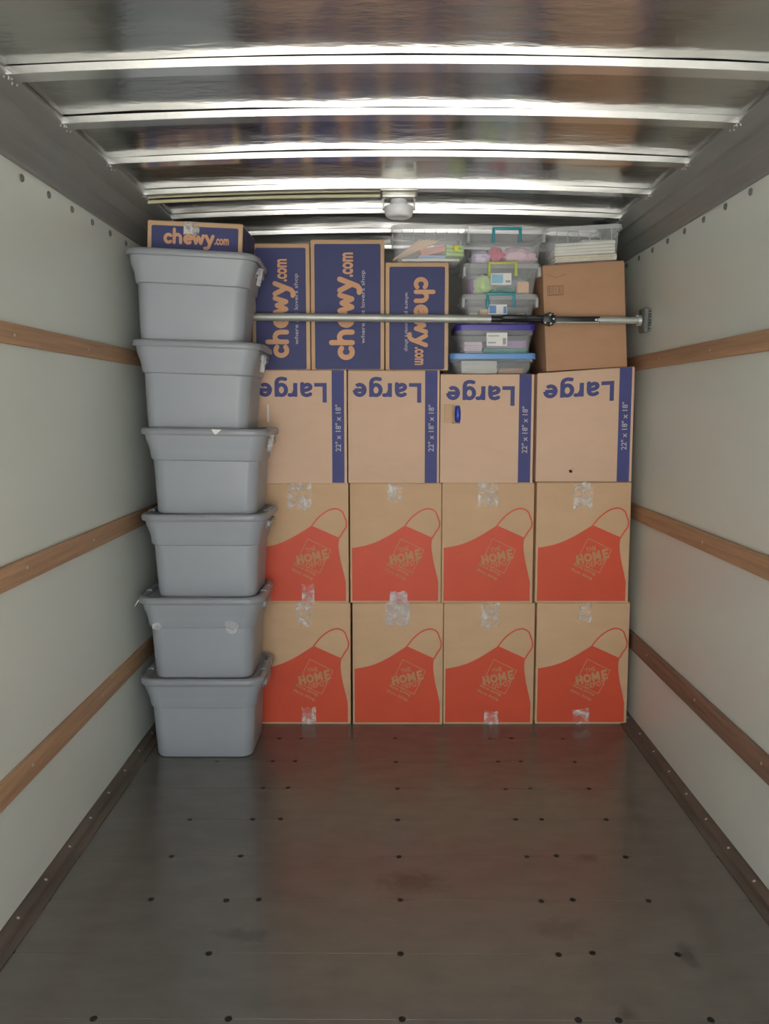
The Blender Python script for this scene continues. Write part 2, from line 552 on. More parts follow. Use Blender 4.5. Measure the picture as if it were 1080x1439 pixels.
# kick rails at the floor
def kick(name, x, s, label):
    pr = [(0.0, 0.0), (0.062, 0.0), (0.062, 0.005), (0.034, 0.007), (0.031, 0.018), (0.008, 0.030), (0.0, 0.030)]
    m = len(pr)
    V = [(x + s * d, y, z) for y in (REAR, FRONT) for d, z in pr]
    F = [((j, (j + 1) % m, (j + 1) % m + m, j + m) if s < 0 else (j, j + m, (j + 1) % m + m, (j + 1) % m)) for j in range(m)]
    F += [tuple(range(m)), tuple(range(2 * m - 1, m - 1, -1))]
    o = link(name, mesh(name, V, F, M_kick))
    tag(o, label, 'baseboard', kind='structure')
    for k in range(32):
        y = REAR + 0.1 + 0.19 * k
        if 1.4 < y < FRONT - 0.1:
            link('screw', screw_me, o, (x + s * 0.020, y, 0.0235), (0, R(28 * s), 0))
kick('baseboard_left', XL, 1, 'brown steel kick rail along the left wall at the floor')
kick('baseboard_right', XR, -1, 'brown steel kick rail along the right wall at the floor')

# ------------------------------------------------------------------ cartons
def carton(name, label, group, x0, x1, yf, z0, z1, depth, m, roll=0.0, yaw=0.0, lift=0.0, slot=None, cat='box'):
    """cardboard box: root at the middle of its base; body, two top flaps"""
    w, h = x1 - x0, z1 - z0
    root = thing(name, label, cat, ((x0 + x1) / 2, yf + depth / 2, z0), (0, R(-roll), R(yaw)), group)
    def warp(p):
        return Vector((p.x, p.y, p.z + lift * (p.x / w) * (p.z / h)))
    b = MB()
    hb = h - 0.0035
    if slot is None:
        b.rbox((0, 0, hb / 2), (w, depth, hb), 0.0035, 2)
    else:
        sx0, sx1, sz0, sz1 = slot
        b.rbox((0, 0.012, hb / 2), (w, depth - 0.024, hb), 0.003, 1)
        xs, zs = (-w / 2, sx0, sx1, w / 2), (0.0, sz0, sz1, hb)
        for i in range(3):
            for j in range(3):
                if (i, j) != (1, 1):
                    b.box(((xs[i] + xs[i + 1]) / 2, -depth / 2 + 0.006, (zs[j] + zs[j + 1]) / 2), (xs[i + 1] - xs[i], 0.012, zs[j + 1] - zs[j]))
    b.v = [warp(v) for v in b.v]
    b.build('body', m, root, 30)
    for sx in (-1, 1):
        f = MB().rbox((sx * w / 4, 0, h - 0.0018), (w / 2 - 0.003, depth - 0.002, 0.0036), 0.001, 1)
        f.v = [warp(v) for v in f.v]
        f.build('flap', m, root)
    return root, w, h, -depth / 2, warp

def tape(root, w, h, yf, cx, half, drop, m, warp=None, bottom=False, over=0.25):
    """strip of tape along the seam, folded down (or up) the front face with a ragged end"""
    n = 7
    V, F = [], []
    if not bottom:
        base = [(yf + over, h + 0.0008), (yf - 0.0012, h + 0.0008), (yf - 0.0012, h - drop * 0.5)]
    else:
        base = [(yf + 0.10, -0.0), (yf - 0.0012, 0.0005), (yf - 0.0012, drop * 0.5)]
    for i in range(n + 1):
        x = cx - half + 2 * half * i / n
        rag = random.uniform(-0.14, 0.10) * drop
        for y, z in base[1:] if bottom else base:
            V.append((x, y, z))
        V.append((x, yf - 0.0012 - random.uniform(0, 0.001), (h - drop - rag) if not bottom else drop + rag))
    for i in range(n):
        m_ = 3 if bottom else 4
        for j in range(m_ - 1):
            a = i * m_ + j
            F.append((a, a + 1, a + m_ + 1, a + m_))
    V = [warp(Vector(v)) if warp else v for v in V]
    return link('tape', mesh('tape', V, F, m), root)

# --- apron printed cartons (two rows of four)
def U(x):
    return (x - 495) / 455
def Vv(y):
    return (615 - y) / 590
HOME = [[(0, 0), (0, 1)], [(.52, 0), (.52, 1)], [(0, .5), (.52, .5)],
        arc(1.18, .5, .34, .44, 0, 360, 18),
        [(1.86, 0), (1.86, 1)], [(1.90, 1), (2.18, .22), (2.46, 1)], [(2.50, 0), (2.50, 1)],
        [(3.44, .0), (2.98, .0), (2.98, 1), (3.44, 1)], [(2.98, .5), (3.34, .5)]]
AP = [(505, 605), (505, 343)] + spline([(505, 343), (570, 331), (625, 313), (680, 286), (730, 256), (768, 232)], 4)[1:] + [(905, 292)] \
    + spline([(905, 292), (901, 330), (905, 372), (914, 420), (926, 468), (936, 512)], 4)[1:] + [(936, 605)]
STRAP = spline([(768, 234), (800, 195), (838, 165), (872, 151), (900, 152), (922, 167), (932, 192), (940, 215), (938, 240), (922, 264), (904, 294)], 4)

def apron_box(label, x0, x1, z0, z1, tapes, yf=3.67, yaw=0.0, group='apron printed cartons'):
    root, w, h, y, wp = carton('printed_carton', label, group, x0, x1, yf, z0, z1, 0.457, M_kraft, yaw=yaw)
    def P(q):
        return ((U(q[0]) - 0.5) * w, Vv(q[1]) * h)
    # apron polygon, triangulated as a strip of columns through its outline
    bm = bmesh.new()
    bv = [bm.verts.new((*P(q), 0)) for q in AP]
    bf = bm.faces.new(bv)
    bmesh.ops.triangulate(bm, faces=[bf])
    bm.verts.index_update()
    shape = ([(v.co.x, v.co.y) for v in bm.verts], [[v.index for v in f.verts] for f in bm.faces])
    bm.free()
    face_print('apron_print', shape, root, y, 0.0005, M_orange)
    face_print('apron_strap_print', stroke2d([[P(q) for q in STRAP]], 0.0068, 6), root, y, 0.0006, M_orange)
    s = w / 455
    cx, cz = P((775, 382))
    fr = [P(q) for q in ((748, 297), (862, 352), (806, 466), (691, 413))]
    face_print('logo_frame_print', stroke2d([fr + [fr[0]]], 0.0034, 6), root, y, 0.0009, M_logo)
    A = 13.0
    for t, q, tw, th, a, bold in (('THE', (763, 349), 50, 22, A, 0.02), ('HOME', (772, 386), 158, 46, A, 0.028), ('DEPOT', (789, 420), 98, 27, A, 0.022),
                                  ('More saving.', (735, 449), 122, 19, -25, 0.03), ('More doing.', (722, 473), 118, 19, -25, 0.03)):
        px, pz = P(q)
        if t == 'HOME':
            hv, hf = stroke2d([[(a_ / 3.66 * tw * s, b_ / 1.22 * th * s) for a_, b_ in ln] for ln in HOME], 0.0115, 6)
            shp = ([(v[0] - 0.47 * tw * s, v[1] - 0.41 * th * s, v[2]) for v in hv], hf)
            face_print('lettering', place2d(shp, px, pz, a), root, y, 0.0009, M_logo)
            continue
        face_print('lettering', place2d(text2d(t, tw * s, th * s, bold, space=1.12), px, pz, a), root, y, 0.0009, M_logo)
    # a thin tan seam round the print sits in the board itself
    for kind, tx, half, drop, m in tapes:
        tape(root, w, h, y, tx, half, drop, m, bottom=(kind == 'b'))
    return root

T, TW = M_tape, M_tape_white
apron_box('apron-printed carton on the floor, right beside the lowest grey tote', -0.632, -0.180, 0.0, 0.613,
          [('t', 0.0, 0.037, 0.115, T), ('b', 0.02, 0.035, 0.085, T)])
apron_box('apron-printed carton on the floor, bottom row, second from the grey totes', -0.170, 0.273, 0.0, 0.613,
          [('t', 0.0, 0.058, 0.112, TW)], 3.668)
apron_box('apron-printed carton on the floor, bottom row, third from the grey totes', 0.276, 0.720, 0.0, 0.613,
          [('t', 0.005, 0.045, 0.13, T), ('b', 0.015, 0.035, 0.07, T)], 3.672)
apron_box('apron-printed carton on the floor, bottom row, against the right wall', 0.730, 1.183, 0.0, 0.615,
          [('t', 0.005, 0.034, 0.095, T), ('b', 0.0, 0.04, 0.08, T)], 3.676)
apron_box('apron-printed carton in the second row, right beside the grey totes', -0.632, -0.187, 0.613, 1.199,
          [('t', -0.012, 0.058, 0.125, T), ('b', 0.025, 0.03, 0.09, T)], 3.668)
apron_box('apron-printed carton in the second row, second from the grey totes', -0.180, 0.261, 0.613, 1.199,
          [('t', -0.005, 0.033, 0.095, T), ('b', 0.015, 0.043, 0.055, TW)], 3.672)
apron_box('apron-printed carton in the second row, third from the grey totes', 0.263, 0.705, 0.613, 1.201,
          [('t', 0.0, 0.048, 0.11, T)], 3.67)
apron_box('apron-printed carton in the second row, against the right wall', 0.716, 1.168, 0.615, 1.204,
          [('t', -0.005, 0.045, 0.13, T)], 3.665)

# --- large cartons standing upside down
def large_word(w, h):
    G = [(0.0, [[(.13, 1.42), (.13, 0)], [(0, .13), (.80, .13)]]),
         (0.92, [spline([(.10, .78), (.34, .89), (.58, .82), (.66, .58), (.66, .3), (.66, 0)], 4), spline([(.66, .54), (.36, .50), (.15, .38), (.16, .18), (.36, .11), (.62, .26)], 4)]),
         (1.90, [[(.13, 1.0), (.13, 0)], spline([(.13, .50), (.24, .78), (.38, .87), (.54, .86)], 4)]),
         (2.50, [arc(.43, .50, .30, .385, 0, 360, 20), [(.74, 1.0), (.74, -.06)], spline([(.74, -.02), (.66, -.24), (.42, -.33), (.12, -.27)], 4)]),
         (3.54, [[(.13, .50), (.78, .50)], arc(.45, .49, .32, .385, 0, 312, 16)])]
    lines = [[(x + dx, y) for x, y in ln] for dx, g in G for ln in g]
    vs, fs = stroke2d(lines, 0.27, 8, True)
    x0, x1 = min(v[0] for v in vs), max(v[0] for v in vs)
    y0, y1 = min(v[1] for v in vs), max(v[1] for v in vs)
    return [((v[0] - (x0 + x1) / 2) / (x1 - x0) * w, (v[1] - (y0 + y1) / 2) / (y1 - y0) * h, v[2]) for v in vs], fs

def large_box(label, x0, x1, z0, z1, lift=0.0, slot=None, yf=3.67, depth=0.457, lw=0.325, lu=0.426):
    w, h = x1 - x0, z1 - z0
    if slot:
        slot = ((slot[0] - 0.5) * w, (slot[1] - 0.5) * w, slot[2] * h, slot[3] * h)
    root, w, h, y, wp = carton('large_carton', label, 'upside-down large cartons', x0, x1, yf, z0, z1, depth, M_kraft_pale, lift=lift, slot=slot)
    hb = h - 0.001
    sx = (0.908 - 0.5) * w
    st = 0.0585
    face_print('stripe_print', ([(sx - st / 2, 0.001), (sx + st / 2, 0.001), (sx + st / 2, hb), (sx - st / 2, hb)], [(0, 1, 2, 3)]), root, y, 0.0005, M_blue, wp)
    face_print('lettering', place2d(large_word(lw, 0.122), (lu - 0.5) * w, h * 0.83, 180), root, y, 0.0006, M_blue, wp)
    face_print('dimension_lettering', place2d(text2d('22" x 18" x 18"', 0.222, 0.027, 0.014), sx, h * 0.49, 90), root, y, 0.0010, M_tanpale, wp)
    return root, w, h, y, wp

r1, w, h, y, wp = large_box('upside-down large carton with narrow white-filled hand slot, beside the grey totes', -0.640, -0.193, 1.199, 1.735, slot=(0.150, 0.175, 0.545, 0.70))
MB().rbox(((0.163 - 0.5) * w, y + 0.010, 0.622 * h), (0.012, 0.006, 0.088), 0.002, 1).build('slot_paper', M_white, r1)
r2, w, h, y, wp = large_box('upside-down large carton with unmarked face below its lettering, second from totes', -0.187, 0.248, 1.199, 1.734)
r3, w, h, y, wp = large_box('upside-down large carton with torn hand hole showing something blue', 0.252, 0.694, 1.201, 1.716, slot=(0.125, 0.210, 0.55, 0.715), lw=0.325)
MB().lathe([(0.008, 0), (0.014, 0.008), (0.0155, 0.045), (0.012, 0.070), (0.006, 0.078)], 14, ((0.187 - 0.5) * w, y + 0.004, 0.56 * h)).build('blue_item', M_bluebottle, r3, 40)
MB().rbox(((0.085 - 0.5) * w, y - 0.004, 0.64 * h), (0.040, 0.0035, 0.085), 0.001, 1, Matrix.Rotation(R(10), 3, 'Z')).build('torn_flap', M_kraft, r3)
r4, w, h, y, wp = large_box('upside-down large carton with small punched hole, next to the right wall', 0.709, 1.168, 1.206, 1.736, lift=0.032, lw=0.335)
hv = [(0.011 * math.cos(a) * random.uniform(.55, 1), 0.0115 * math.sin(a) * random.uniform(.5, 1)) for a in [2 * math.pi * i / 11 for i in range(11)]]
face_print('puncture', place2d((hv, [tuple(range(11))]), (0.365 - 0.5) * w, 0.095 * h), r4, y, 0.0006, M_hole, wp)
MB().rbox(((0.385 - 0.5) * w, y - 0.003, 0.115 * h), (0.012, 0.0015, 0.010), 0.0004, 1, Matrix.Rotation(R(25), 3, 'X')).build('torn_flap', M_kraft, r4)

# --- navy printed cartons with the rounded word mark
def wordmark():
    """word with round-ended strokes, cap of .com set apart; returns strokes in units of the x-height"""
    L = []
    x = 0.0
    L.append(arc(x + .42, .46, .36, .40, 48, 312, 12)); x += 1.02
    L.append([(x, .06), (x, 1.42)]); L.append(arc(x + .34, .50, .34, .40, 180, 0, 8) + [(x + .68, .06)]); x += 1.06
    L.append([(x + .06, .44), (x + .76, .52)] + arc(x + .42, .46, .36, .40, 8, 305, 14)); x += 0.98
    L.append([(x, .86), (x + .24, .08), (x + .50, .72), (x + .76, .08), (x + 1.0, .86)]); x += 1.30
    L.append([(x, .86), (x + .36, .16)]); L.append([(x + .72, .86), (x + .28, -.28), (x + .10, -.42), (x - .12, -.40)]); x += 0.80
    return L, x
WM, WMW = wordmark()

def navy_box(label, x0, x1, z0, z1, ang, cu, cv, ln, sub, yf=3.70, depth=0.40, roll=0.0, yaw=0.0, margin=0.018, name='navy_carton', subside=1, comw=0.30):
    root, w, h, y, wp = carton(name, label, 'navy printed cartons', x0, x1, yf, z0, z1, depth, M_kraft, roll=roll, yaw=yaw)
    pw, ph = w / 2 - margin, h - margin * 1.1
    n = 5
    pts = []
    r = 0.008
    for (sx, sz, a0) in ((pw, ph, 0), (-pw, ph, 90), (-pw, 0.004, 180), (pw, 0.004, 270)):
        ccx = sx - math.copysign(r, sx)
        ccz = sz - r if sz > 0.1 else sz + r
        pts += [(ccx + r * math.cos(R(a0 + 90 * i / n)), ccz + r * math.sin(R(a0 + 90 * i / n))) for i in range(n + 1)]
    face_print('navy_print', (pts, [tuple(range(len(pts)))]), root, y, 0.0005, M_navy)
    # word mark: ln is its length without ".com"
    k = ln / WMW
    vs, fs = stroke2d(WM, 0.335, 10)
    vs = [((a - WMW / 2) * k, (b - 0.45) * k, e) for a, b, e in vs]
    cx, cz = (cu - 0.5) * w, cv * h
    face_print('wordmark_lettering', place2d((vs, fs), cx, cz, ang), root, y, 0.0009, M_tanink)
    c, s = math.cos(R(ang)), math.sin(R(ang))
    def at(a, b):
        return cx + c * a - s * b, cz + s * a + c * b
    q = at(ln / 2 + ln * comw / 2 + 0.004, -0.22 * k + 0.10 * k)
    face_print('dot_com_lettering', place2d(text2d('.com', ln * comw, 0.70 * k, 0.035), *q, ang), root, y, 0.0009, M_tanink)
    if sub:
        q = at(ln * 0.14, -1.12 * k)
        face_print('slogan_lettering', place2d(text2d('where pet lovers shop', sub, 0.024, 0.012), *q, ang), root, y, 0.0009, M_tanpale)
    return root, w, h, y

navy_box('narrow navy carton behind the top grey tote with rotated tan lettering', -0.640, -0.366, 1.737, 2.325, 90, 0.500, 0.403, 0.345, 0.33)
navy_box('widest navy carton with upward tan lettering, between two narrower navy cartons', -0.361, -0.014, 1.737, 2.342, 90, 0.480, 0.400, 0.375, 0.34, yf=3.698)
navy_box('short navy carton with downward-reading lettering under a clear bin', -0.009, 0.289, 1.736, 2.238, -90, 0.560, 0.54, 0.315, 0.275, yf=3.702, comw=0.27)
root, w, h, y = navy_box('low navy carton lying on top of the grey tote stack', -1.038, -0.628, 2.196, 2.353, 0, 0.44, 0.53, 0.212, None, yf=3.40, depth=0.30, roll=-2.6, comw=0.29)
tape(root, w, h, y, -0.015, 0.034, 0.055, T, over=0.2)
link('side_print', mesh('side_print', [(w / 2 + .0005, -0.15 + .006, .004), (w / 2 + .0005, 0.15 - .006, .004), (w / 2 + .0005, 0.15 - .006, h - .008), (w / 2 + .0005, -0.15 + .006, h - .008)], [(0, 1, 2, 3)], M_navy), root)

# --- plain brown carton
root, w, h, y, wp = carton('brown_carton', 'plain brown carton with small barcode under a clear bin by right wall', None, 0.756, 1.141, 3.70, 1.741, 2.236, 0.42, M_kraft_dark, roll=3.4)
bx, bz = -0.135, 0.375
fr = [(bx - 0.036, bz - 0.021), (bx + 0.036, bz - 0.021), (bx + 0.036, bz + 0.021), (bx - 0.036, bz + 0.021)]
face_print('barcode_frame', stroke2d([fr + [fr[0]]], 0.0022, 4), root, y, 0.0006, M_darkink)
bars = []
xx = bx - 0.030
while xx < bx + 0.030:
    bars.append([(xx, bz - 0.012), (xx, bz + 0.017)])
    xx += random.choice((0.004, 0.006, 0.009))
face_print('barcode', stroke2d(bars, 0.0014, 4), root, y, 0.0006, M_darkink)
face_print('barcode_line', stroke2d([[(bx - 0.03, bz - 0.016), (bx + 0.03, bz - 0.016)]], 0.0014, 4), root, y, 0.0006, M_darkink)
face_print('crease', stroke2d([[(-0.175, 0.455), (-0.13, 0.435), (-0.085, 0.448)]], 0.0012, 4), root, y, 0.0006, M_darkink)

# ------------------------------------------------------------------ grey totes
def tote_meshes():
    b = MB()
    st = [(0.0, .203, .143, .045), (0.004, .2125, .1525, .050), (0.013, .2170, .1570, .054), (0.10, .2225, .1625, .056), (0.234, .2300, .1690, .060),
          (0.2365, .2320, .1710, .060), (0.2385, .2375, .1765, .062), (0.244, .2395, .1785, .062), (0.275, .2435, .1815, .064), (0.30, .2510, .1865, .066),
          (0.322, .2590, .1915, .068), (0.346, .2625, .1945, .069)]
    loft(b, [rring(hx, hy, r, z, 7) for z, hx, hy, r in st])
    l = MB()
    ls = [(0.348, .2640, .1955, .069), (0.345, .2735, .2020, .073), (0.348, .2765, .2045, .075), (0.360, .2770, .2050, .076), (0.369, .2745, .2030, .075), (0.374, .2680, .1970, .072),
          (0.3755, .2600, .1900, .068), (0.3745, .2500, .1820, .062), (0.369, .2440, .1770, .058), (0.3645, .2400, .1740, .056)]
    loft(l, [rring(hx, hy, r, z, 7) for z, hx, hy, r in ls])
    return b, l
tb, tl = tote_meshes()
tote_me = mesh('body', tb.v, tb.f, M_tote, 28)
lid_me = mesh('lid', tl.v, tl.f, M_lid, 40)
hd = MB().rbox((0, 0, 0), (0.026, 0.150, 0.030), 0.008, 3)
hd.rbox((-0.008, 0, -0.016), (0.010, 0.130, 0.020), 0.004, 2)
handle_me = mesh('handle', hd.v, hd.f, M_lid, 40)
rg = MB()
for s in (-1, 1):
    rg.rbox((0, s * 0.052, 0), (0.030, 0.012, 0.010), 0.004, 2)
rg.rbox((0, 0, 0.002), (0.012, 0.095, 0.008), 0.003, 2)
ridge_me = mesh('lid_ridge', rg.v, rg.f, M_lid, 40)

def tote(label, x, y, z, roll=0.0, yaw=0.0):
    t = thing('storage_tote', label, 'storage tote', (x, y, z), (0, R(roll), R(yaw)), 'stack of six grey totes')
    link('body', tote_me, t)
    l = link('lid', lid_me, t)
    for s in (-1, 1):
        link('handle', handle_me, t, (s * 0.262, 0, 0.318), (0, 0, 0 if s > 0 else math.pi))
        link('lid_ridge', ridge_me, l, (s * 0.257, 0, 0.374))
    return t

def scrap(parent, name, pts, m, y):
    """torn bit of tape stuck on a vertical face"""
    return link(name, mesh(name, [(a, y - random.uniform(0, 0.002), b) for a, b in pts], [tuple(range(len(pts)))], m), parent)

P_ = 0.3648
t6 = tote('grey lidded tote standing on the floor at the bottom of the stack', -0.820, 3.456, 0.0)
t5 = tote('grey lidded tote with two white tape patches, second up from the floor', -0.815, 3.452, P_)
t4 = tote('grey lidded tote third up from the floor, above the tape-patched one', -0.793, 3.455, 2 * P_ - 0.001)
t3 = tote('grey lidded tote with tiny white triangle on its lid rim', -0.788, 3.452, 3 * P_ + 0.002, roll=0.9)
t2 = tote('grey lidded tote second from the top, tilted slightly', -0.818, 3.445, 4 * P_ + 0.004, roll=1.9)
t1 = tote('topmost grey lidded tote carrying the low navy carton', -0.834, 3.425, 5 * P_ + 0.006, roll=2.6, yaw=2.5)

def blob(cx, cz, rx, rz, n=13):
    return [(cx + rx * math.cos(2 * math.pi * i / n) * random.uniform(.6, 1), cz + rz * math.sin(2 * math.pi * i / n) * random.uniform(.6, 1)) for i in range(n)]
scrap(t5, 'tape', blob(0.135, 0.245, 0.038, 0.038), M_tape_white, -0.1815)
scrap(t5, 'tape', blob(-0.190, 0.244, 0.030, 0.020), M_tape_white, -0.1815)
scrap(t3, 'tape', [(0.040, 0.372), (0.085, 0.372), (0.062, 0.352), (0.055, 0.352)], M_white, -0.2062)
for t, dz in ((t1, 0.02), (t2, 0.02), (t3, 0.0)):
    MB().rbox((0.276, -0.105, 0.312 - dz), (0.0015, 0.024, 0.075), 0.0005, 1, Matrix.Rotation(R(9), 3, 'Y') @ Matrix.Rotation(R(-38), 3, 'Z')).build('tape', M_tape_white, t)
MB().tube((-0.262, -0.05, 0.352), (-0.285, -0.10, 0.350), 0.0022, 6).tube((-0.285, -0.10, 0.350), (-0.302, -0.12, 0.318), 0.0022, 6).build('tape_shred', M_white, t5)

# ------------------------------------------------------------------ clear bins
def clear_bin(label, cx, yf, z0, wtop, wbot, h, depth, lid=None, handle=None, sticker=None, ribs=0, roll=0.0, yaw=0.0, group='clear plastic bins', lidh=0.020, latch=True):
    """yf is the front of the rim"""
    t = thing('clear_bin', label, 'plastic bin', (cx, yf + depth / 2, z0), (0, R(-roll), R(yaw)), group)
    tap = (wtop - wbot) / 2
    bt, bb = wtop / 2 - 0.006, wbot / 2
    dt, db = depth / 2 - 0.006, depth / 2 - tap
    th = 0.0022
    hb = h - (lidh if lid else 0.0)
    o = [(0.0, bb - 0.008, db - 0.008, 0.02), (0.003, bb - 0.002, db - 0.002, 0.024), (0.008, bb, db, 0.025), (hb * 0.72, bb + (bt - bb) * 0.60, db + (dt - db) * 0.60, 0.027),
         (hb * 0.76, bb + (bt - bb) * 0.85, db + (dt - db) * 0.85, 0.028), (hb, bt, dt, 0.03)]
    i_ = [(z + (th if k < 3 else 0), a - th, c - th, r) for k, (z, a, c, r) in enumerate(o)][::-1]
    b = MB()
    loft(b, [rring(a, c, r, z, 5) for z, a, c, r in o + i_])
    b.build('body', M_clear, t, 35)
    if lid:
        l = MB()
        z = hb
        loft(l, [rring(a, c, r, zz, 5) for zz, a, c, r in ((z - 0.004, bt + 0.001, dt + 0.001, .03), (z - 0.006, wtop / 2, depth / 2, .033), (h - 0.005, wtop / 2, depth / 2, .033), (h, wtop / 2 - 0.005, depth / 2 - 0.005, .03),
                                                          (h, wtop / 2 - 0.018, depth / 2 - 0.018, .024), (h - 0.006, wtop / 2 - 0.024, depth / 2 - 0.024, .02))])
        l.build('lid', lid, t, 40)
        if latch and handle:
            for s in (-1, 1):
                MB().rbox((s * (wtop / 2 - 0.006), -depth / 2 + 0.03, h - 0.040), (0.014, 0.050, 0.046), 0.004, 2).build('latch', M_clearlid, t, 40)
    else:
        l = MB()
        loft(l, [rring(a, c, r, zz, 5) for zz, a, c, r in ((h - 0.022, bt + .001, dt + .001, .03), (h - 0.022, wtop / 2, depth / 2, .034), (h - 0.003, wtop / 2, depth / 2, .034), (h, wtop / 2 - .004, depth / 2 - .004, .03), (h, bt - .006, dt - .006, .026), (h - 0.02, bt - 0.006, dt - 0.006, .026))], False, False)
        l.build('rim', M_clearlid, t, 40)
    if ribs:
        for k in range(ribs):
            x = -bb * 0.8 + 1.6 * bb * k / (ribs - 1)
            MB().rbox((x, -(db + (dt - db) * 0.86) - 0.001, h * 0.72), (0.005, 0.004, h * 0.30), 0.001, 1).build('rib', M_clearlid, t)
        for s in (-1, 1):
            for k in range(3):
                MB().rbox((s * (bb + (bt - bb) * 0.86 + 0.001), -db * 0.6 + db * 0.6 * k, h * 0.72), (0.004, 0.005, h * 0.30), 0.001, 1).build('rib', M_clearlid, t)
    if handle:
        hb_ = MB()
        yy = -depth / 2 - 0.006
        hw = 0.068
        top = h + 0.004
        hb_.rbox((0, yy + 0.004, top - 0.006), (2 * hw, 0.018, 0.012), 0.003, 2)
        for s in (-1, 1):
            hb_.rbox((s * (hw - 0.006), yy + 0.001, top - 0.034), (0.013, 0.010, 0.060), 0.003, 2)
            hb_.lathe([(0.0085, 0), (0.0085, 0.006), (0.006, 0.008)], 12, (s * (hw - 0.006), yy + 0.002, top - 0.060), Matrix.Rotation(R(90), 3, 'X'))
        hb_.build('handle', handle, t, 40)
    if sticker:
        sx, sz, sw, sh, blocks = sticker
        k = 1 - 0.6
        ys = -(db + (dt - db) * 0.80) - 0.004
        sh_o = link('label_sticker', mesh('label_sticker', [(sx - sw / 2, ys, sz - sh / 2), (sx + sw / 2, ys, sz - sh / 2), (sx + sw / 2, ys, sz + sh / 2), (sx - sw / 2, ys, sz + sh / 2)], [(0, 1, 2, 3)], M_white), t)
        for (u0, u1, v0, v1, m) in blocks:
            X0, X1, Z0, Z1 = sx + (u0 - .5) * sw, sx + (u1 - .5) * sw, sz + (v0 - .5) * sh, sz + (v1 - .5) * sh
            link('sticker_print', mesh('sticker_print', [(X0, ys - .0005, Z0), (X1, ys - .0005, Z0), (X1, ys - .0005, Z1), (X0, ys - .0005, Z1)], [(0, 1, 2, 3)], m), sh_o)
    return t

M_stk_blue = plain('sticker_pale_blue', (0.30, 0.52, 0.66))
M_stk_mid = plain('sticker_mid_blue', (0.16, 0.30, 0.58))
M_stk_grey = plain('sticker_grey', (0.35, 0.36, 0.37))

ZB = 1.7165
clear_bin('clear bin with sky-blue lid at the bottom of the five-bin stack', 0.502, 3.685, ZB, 0.410, 0.345, 0.100, 0.30, M_bluelid, lidh=0.022)
clear_bin('clear bin with violet-blue lid and white sticker, under the load bar', 0.513, 3.685, ZB + 0.096, 0.382, 0.322, 0.140, 0.30, M_purplelid, lidh=0.024,
          sticker=(0.005, 0.068, 0.098, 0.062, [(0.08, 0.6, 0.72, 0.8, M_stk_grey), (0.78, 0.94, 0.1, 0.6, M_stk_grey), (0.08, 0.45, 0.2, 0.3, M_stk_grey)]))
clear_bin('shallow clear bin with teal handle just above the load bar', 0.532, 3.685, ZB + 0.233, 0.358, 0.300, 0.142, 0.30, M_clearlid, M_teal,
          sticker=(-0.012, 0.070, 0.088, 0.046, [(0.05, 0.42, 0.1, 0.9, M_stk_mid), (0.8, 0.97, 0.1, 0.8, M_stk_mid)]))
clear_bin('clear bin with lime-green handle and pale blue sticker', 0.538, 3.685, ZB + 0.373, 0.364, 0.310, 0.144, 0.30, M_clearlid, M_lime,
          sticker=(-0.005, 0.070, 0.098, 0.054, [(0.05, 0.6, 0.15, 0.9, M_stk_blue), (0.72, 0.95, 0.2, 0.4, M_stk_grey)]))
clear_bin('tallest clear bin with teal handle, topmost of the five-bin stack', 0.556, 3.685, ZB + 0.515, 0.364, 0.312, 0.158, 0.30, M_clearlid, M_teal)
clear_bin('ribbed clear bin of craft sticks on the short navy carton', 0.200, 3.690, 2.240, 0.366, 0.330, 0.170, 0.38, ribs=6)
clear_bin('ribbed clear bin holding white paper on the plain brown carton', 0.926, 3.690, 2.2375, 0.372, 0.318, 0.168, 0.38, ribs=6, roll=3.2)

# contents
def slab(name, label, cat, c, d, m, rot=(0, 0, 0), group=None, sheets=0):
    b = MB()
    if sheets:
        for k in range(sheets):
            hh = d[2] / sheets
            b.rbox((random.uniform(-.003, .003), random.uniform(-.003, .003), -d[2] / 2 + hh * (k + .5)), (d[0], d[1], hh * 0.86), min(0.001, hh * .2), 1)
    else:
        b.rbox((0, 0, 0), d, min(d) * 0.2, 2)
    o = b.build(name, m, None, 40, c, tuple(R(a) for a in rot))
    return tag(o, label, cat, group)

def bundle(name, label, cat, c, d, m, seed, amp=0.35):
    bm = bmesh.new()
    bmesh.ops.create_icosphere(bm, subdivisions=4, radius=0.5)
    for v in bm.verts:
        p = v.co.copy()
        n = noise.noise(p * 5 + Vector((seed, 0, 0))) * amp + noise.noise(p * 12 + Vector((0, seed, 0))) * amp * 0.45
        q = p * (1 + n * 0.6)
        q.z = max(q.z, -0.36)
        v.co = Vector((q.x * d[0], q.y * d[1], q.z * d[2]))
    bm.verts.index_update()
    me = mesh(name, [v.co for v in bm.verts], [[v.index for v in f.verts] for f in bm.faces], m, 60)
    bm.free()
    return tag(link(name, me, None, c), label, cat)

YC = 3.83
# sky-blue lid bin
slab('paper_stack', 'white paper stack inside the sky-blue-lidded bin', 'paper', (0.440, YC, ZB + 0.035), (0.170, 0.20, 0.060), M_white, sheets=8)
slab('card_pad', 'peach card pad inside the sky-blue-lidded bin', 'card', (0.595, YC, ZB + 0.019), (0.115, 0.18, 0.026), plain('peach_card', (0.60, 0.36, 0.22)), sheets=3)
